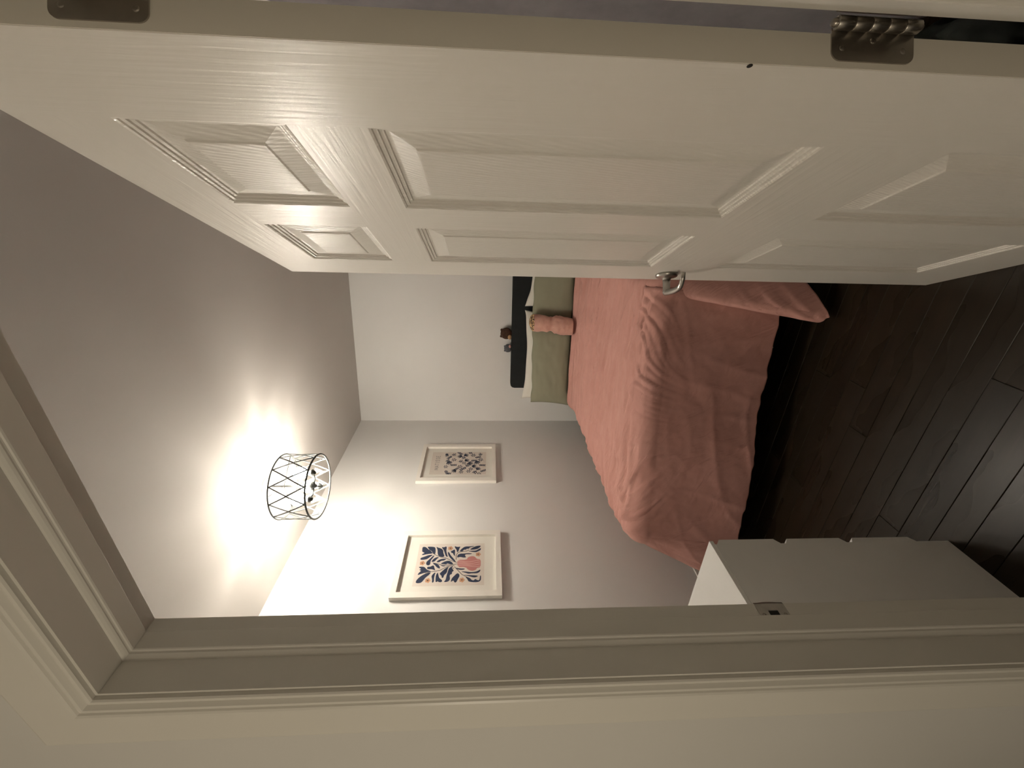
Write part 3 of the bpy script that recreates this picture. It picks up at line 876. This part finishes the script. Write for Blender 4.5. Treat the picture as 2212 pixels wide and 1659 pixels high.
def picture(y0, y1, z0, z1, fw_, fh, pr, label):
    """frame: outer rectangle y0..y1, z0..z1 on the left wall; fw_, fh bar widths; pr print rectangle in fractions"""
    cy, cz = (y0+y1)/2, z0
    root = tag(empty('framed_print', (XL, cy, cz)), label, 'picture', 'white framed prints on the left wall')
    W, H = y1-y0, z1-z0
    d = 0.030
    def P(x, s, t): return (x, -W/2+s*W, H-t*H)            # s right, t down
    a, b_ = fw_/W, fh/H
    # four mitred frame bars with a small inner step
    def bar(q):
        prof = [(0, 0.001), (0, d), (1, d), (1, d-0.018), (1, 0.004), (0.9, 0.001)]
        out = []
        for e in (0, 1):
            for k, x in prof:
                s0, t0 = a*k, b_*k
                pts = {'t': [(s0, t0), (1-s0, t0)], 'b': [(1-s0, 1-t0), (s0, 1-t0)], 'l': [(s0, 1-t0), (s0, t0)], 'r': [(1-s0, t0), (1-s0, 1-t0)]}[q]
                out.append(P(x, *pts[e]))
        n = len(prof)
        bm = bmesh.new(); v = [bm.verts.new(p) for p in out]
        for i in range(n): bm.faces.new((v[i], v[(i+1) % n], v[n+(i+1) % n], v[n+i]))
        bm.faces.new(v[:n]); bm.faces.new(v[n:][::-1])
        bm_obj('frame_bar', bm, M_CREAM, root)
    for q in 'tbrl': bar(q)
    def rect(name, x, s0, t0, s1_, t1, mat, par):
        return mesh(name, [P(x, s0, t1), P(x, s1_, t1), P(x, s1_, t0), P(x, s0, t0)], [(0, 1, 2, 3)], mat, par)
    mt = box('mat', (0.003, -W/2+a*W*.95, b_*H*.95), (0.0085, W/2-a*W*.95, H-b_*H*.95), M_MAT, root)
    s0, t0, s1_, t1 = pr
    sheet = rect('print', 0.0089, s0, t0, s1_, t1, M_PAPER, root)
    def to3(lift):
        return lambda s, t: P(0.0089+lift, s0+s*(s1_-s0), t0+t*(t1-t0))
    rect('glass', 0.0135, a*.97, b_*.97, 1-a*.97, 1-b_*.97, M_GLASS, root)
    return root, sheet, to3, (W*(s1_-s0), H*(t1-t0))

# navy leaves in a rose vase
r1, sh1, T1, dim1 = picture(1.6771, 2.1938, 1.3493, 2.0194, 0.038, 0.035, (0.174, 0.180, 0.810, 0.837),
                      'white framed print of navy leaves in a rose vase, nearer the doorway')
asp1 = dim1[1]/dim1[0]
poly_mesh('printed_leaf_shapes', [smooth_poly(p, 2) for p in ART_L], 1, T1(.0005), M_NAVY, sh1)
poly_mesh('printed_stems', [strip(p[i:i+2], .0055, asp1) for p in ART_S for i in range(len(p)-1)], 1, T1(.0004), M_INKDK, sh1)
poly_mesh('printed_vase', [smooth_poly(ART_V, 1)], 1, T1(.0005), M_ROSEINK, sh1)
vx = [p[0] for p in ART_V]; vy = [p[1] for p in ART_V]
vx0, vx1, vy0, vy1 = min(vx), max(vx), min(vy), max(vy)
wav = []
for k in (0.24, 0.42, 0.6, 0.78):
    wav.append(strip([(vx0+(vx1-vx0)*(k*.62+.19)+0.022*math.sin(i/11*5+k*3), vy0+(vy1-vy0)*(.03+.94*i/11)) for i in range(12)], .006, asp1))
poly_mesh('printed_vase_stripes', wav, 1, T1(.0008), M_ROSELT, sh1)
pet, eye = [], []
for cx, cy in ART_F:
    for k in range(5):
        q = k*2*math.pi/5+0.3
        pet.append([(cx+.030*math.cos(q)+.024*math.cos(w_), cy+(.030*math.sin(q)+.024*math.sin(w_))/asp1) for w_ in [i*math.pi/5 for i in range(10)]])
    eye.append([(cx+.012*math.cos(w_), cy+.012*math.sin(w_)/asp1) for w_ in [i*math.pi/4 for i in range(8)]])
for k in range(5):
    poly_mesh('printed_flower', pet[k*5:k*5+5], 1, T1(.0005), M_ORANGE, sh1)
    poly_mesh('printed_flower_eye', [eye[k]], 1, T1(.0010), M_INKDK, sh1)

# scattered navy sprigs under a line of grey lettering
r2, sh2, T2, dim2 = picture(2.7336, 3.2584, 1.3699, 2.0295, 0.044, 0.033, (0.205, 0.145, 0.810, 0.870),
                      'white framed print of scattered navy sprigs, nearer the far corner')
asp2 = dim2[1]/dim2[0]
random.seed(11)
sprigs = []
def sprig(cx, cy, ang, kind, sc):
    def tr(x, y_):
        c, s = math.cos(ang), math.sin(ang)
        X, Y = (x*c-y_*s)*sc, (x*s+y_*c)*sc
        return (min(1, max(0.0, cx+X)), min(1.0, max(0.235, cy+Y/asp2)))
    def blade(x, y_, a, l, w_):
        c, s = math.cos(a), math.sin(a)
        pts = [(0, 0), (.3, .8), (.7, 1), (1, 0), (.7, -1), (.3, -.8)]
        sprigs.append([tr(x+(px*l)*c-(py*w_)*s, y_+(px*l)*s+(py*w_)*c) for px, py in pts])
    if kind == 0:      # paired leaflets on a stalk
        blade(-.5, 0, 0, 1.1, .035)
        for i in range(4):
            x = -.35+i*.24
            blade(x, 0, .75, .34, .075); blade(x, 0, -.75, .34, .075)
    elif kind == 1:    # open fan
        for a in (-.7, -.35, 0, .35, .7): blade(-.45, 0, a, .95-abs(a)*.25, .075)
    elif kind == 2:    # branched sprig
        blade(-.5, 0, 0.05, .95, .06)
        for x, a in ((-.25, .8), (0.0, .75), (-.2, -.8), (.08, -.7)): blade(x, 0, a, .48, .07)
    else:              # little rosette
        for i in range(6): blade(.06*math.cos(i*1.05), .06*math.sin(i*1.05), i*1.047, .34, .075)
cells = [(.10, .30), (.33, .275), (.60, .30), (.86, .245),
         (.14, .43), (.40, .40), (.64, .41), (.88, .39), (.03, .36), (.50, .33), (.76, .33),
         (.10, .56), (.33, .53), (.57, .53), (.80, .51), (.96, .50), (.23, .47),
         (.13, .69), (.38, .66), (.62, .65), (.86, .63), (.25, .60), (.49, .60), (.73, .58),
         (.10, .81), (.35, .79), (.60, .77), (.85, .76), (.23, .73), (.97, .70), (.48, .72),
         (.14, .94), (.39, .92), (.64, .90), (.88, .89), (.25, .86), (.51, .84), (.75, .84), (.02, .88)]
for i, (x, y_) in enumerate(cells):
    sprig(x, y_, random.choice([math.pi/2, -math.pi/2, .6, 2.5, -2.5, 1.2])+random.uniform(-.3, .3), (i*7+i//4) % 4, .175 if i % 3 else .20)
poly_mesh('printed_sprigs', sprigs, 1, T2(.0005), M_NAVY, sh2)
dots = []
for i in range(26):
    x, y_ = random.uniform(.05, .97), random.uniform(.3, .97)
    dots.append([(x+.008*math.cos(q), y_+.008*math.sin(q)/asp2) for q in [k*math.pi/4 for k in range(8)]])
for d_ in dots: poly_mesh('printed_dot', [d_], 1, T2(.0004), M_ORANGE, sh2)
# lettering: thin capitals drawn as strokes on a 0..1 cell
GL = {'M': [[(0, 1), (.12, 0)], [(.12, 0), (.5, .85)], [(.5, .85), (.88, 0)], [(.88, 0), (1, 1)]],
      'A': [[(0, 1), (.5, 0)], [(.5, 0), (1, 1)], [(.2, .65), (.8, .65)]],
      'T': [[(0, .03), (1, .03)], [(.5, .03), (.5, 1)]],
      'I': [[(.5, 0), (.5, 1)], [(.3, .02), (.7, .02)], [(.3, .98), (.7, .98)]],
      'S': [[(.9, .14), (.7, .03), (.4, .0), (.15, .12), (.15, .32), (.45, .47), (.75, .58), (.88, .78), (.7, .95), (.4, 1), (.1, .87)]],
      'E': [[(.1, 0), (.1, 1)], [(.1, .02), (.85, .02)], [(.1, .49), (.7, .49)], [(.1, .98), (.88, .98)]]}
let = []
x = .195
for ch_ in 'MATISSE':
    cw = {'M': .092, 'I': .052}.get(ch_, .072)
    for st in GL[ch_]:
        let.append(strip([(x+u*cw, .078+v*.068) for u, v in st], .0075, asp2))
    x += cw+.022
poly_mesh('lettering', let, 1, T2(.0005), M_GREYINK, sh2)

# ------------------------------------------------------------------ ceiling light: open drum of metal diamonds with glass lozenges
LC = (-1.660, 1.988); LB, LT, LR = 2.434, 2.630, 0.1857
lamp = tag(empty('ceiling_light', (LC[0], LC[1], ZC)), 'drum shaped ceiling light of dark metal diamonds with glowing bulbs', 'ceiling light')
def lz(z): return z-ZC
def ring(z, r): 
    return tube('ring', [(LR*math.cos(q*math.pi/36), LR*math.sin(q*math.pi/36), lz(z)) for q in range(72)], r, M_BRONZE, lamp, 8, True)
ring(LT, .0050); ring(LB, .0054)
NDIA = 12
zm = (LT+LB)/2
def cyl(q, z): return (LR*math.cos(q), LR*math.sin(q), lz(z))
PH0 = math.radians(8)
for k in range(NDIA):
    q = PH0 + k*2*math.pi/NDIA; hw = math.pi/NDIA*0.985
    corners = [(q, LT-.004), (q+hw, zm), (q, LB+.005), (q-hw, zm)]
    bm = bmesh.new()
    for i in range(4):
        (qa, za), (qb, zb) = corners[i], corners[(i+1) % 4]
        pts = [Vector(cyl(qa+(qb-qa)*t/4, za+(zb-za)*t/4)) for t in range(5)]
        rows = []
        for j, p in enumerate(pts):
            n_ = Vector((p.x, p.y, 0)).normalized()
            t_ = (pts[min(4, j+1)]-pts[max(0, j-1)]).normalized(); s_ = t_.cross(n_).normalized()
            hwid, th = .0036, .0018
            rows.append([bm.verts.new(p+s_*a+n_*b_) for a, b_ in ((-hwid, -th), (hwid, -th), (hwid, th), (-hwid, th))])
        for a, b_ in zip(rows, rows[1:]):
            for j in range(4): bm.faces.new((a[j], a[(j+1) % 4], b_[(j+1) % 4], b_[j]))
        bm.faces.new(rows[0]); bm.faces.new(rows[-1][::-1])
    dia = bm_obj('diamond_frame', bm, M_BRONZE, lamp)
    # bevelled glass lozenge hung inside the diamond
    n_ = Vector((math.cos(q), math.sin(q), 0)); s_ = Vector((-math.sin(q), math.cos(q), 0))
    hh, ww = (LT-LB)/2*0.80, LR*math.sin(hw)*0.80
    c = n_*(LR-.006*1.0-.004) + Vector((0, 0, lz(zm)))
    o4 = [Vector((0, 0, hh)), s_*ww, Vector((0, 0, -hh)), -s_*ww]
    bm = bmesh.new()
    a = [bm.verts.new(c+p) for p in o4]; b_ = [bm.verts.new(c+p*.72+n_*.0025) for p in o4]
    for i in range(4): bm.faces.new((a[i], a[(i+1) % 4], b_[(i+1) % 4], b_[i]))
    bm.faces.new(b_)
    bm_obj('glass_lozenge', bm, M_GLASS, dia)
    for z_ in (LT-.004, LB+.004):
        tube('tab', [cyl(q, z_), cyl(q, LT if z_ > zm else LB)], .0022, M_BRONZE, dia, 6)
lathe('canopy', [(.055, 0), (.055, -.010), (.045, -.018), (.02, -.022), (.008, -.026)], M_CREAM, lamp, 28)
tube('stem', [(0, 0, -.03), (0, 0, lz(LB+.045))], .0055, M_BRONZE, lamp, 10)
lathe('hub', [(.004, lz(LB+.008)), (.010, lz(LB+.012)), (.012, lz(LB+.022)), (.026, lz(LB+.028)), (.028, lz(LB+.050)), (.020, lz(LB+.058)), (.006, lz(LB+.062))], M_BRONZE, lamp, 20)
for k in range(3):
    q = 2*math.pi*k/3 + 0.9
    tube('spoke', [(0.004*math.cos(q), 0.004*math.sin(q), lz(LT)), (LR*math.cos(q), LR*math.sin(q), lz(LT))], .0025, M_BRONZE, lamp, 6)
m, nt, b = new_mat('lit_bulb', (1, 0.95, 0.85), 0.4)
b.inputs['Emission Color'].default_value = (1.0, 0.91, 0.785, 1)
# emission dimmed towards each bulb's top, shaped to spare the ceiling
geo = nt.nodes.new('ShaderNodeNewGeometry'); sx = nt.nodes.new('ShaderNodeSeparateXYZ')
mrb = nt.nodes.new('ShaderNodeMapRange'); mrb.interpolation_type = 'SMOOTHSTEP'
mrb.inputs['From Min'].default_value = 0.05; mrb.inputs['From Max'].default_value = 0.75
mrb.inputs['To Min'].default_value = BULB; mrb.inputs['To Max'].default_value = BULB*0.12
nt.links.new(geo.outputs['Normal'], sx.inputs[0]); nt.links.new(sx.outputs['Z'], mrb.inputs['Value'])
nt.links.new(mrb.outputs['Result'], b.inputs['Emission Strength'])
M_BULB = m
for k in range(3):
    q = 2*math.pi*k/3 + 2.3
    ex, ey = .085*math.cos(q), .085*math.sin(q)
    z0 = lz(LB+.022)
    arm = tube('arm', [(.02*math.cos(q), .02*math.sin(q), z0), (.055*math.cos(q), .055*math.sin(q), z0-.006), (ex, ey, z0)], .0042, M_BRONZE, lamp, 8)
    lathe('socket', [(.008, z0-.014), (.013, z0-.006), (.020, z0+.002), (.020, z0+.008), (.0135, z0+.012), (.0135, z0+.040)], M_BRONZE, arm, 16, 'z', (ex, ey, 0))
    prof = [(.012, z0+.040)]
    for i in range(13):
        t = i/12*math.pi
        prof.append((.037*math.sin(t*.86+.44) if i < 12 else .0004, z0+.076-.038*math.cos(t)))
    lathe('bulb', prof, M_BULB, arm, 20, 'z', (ex, ey, 0))
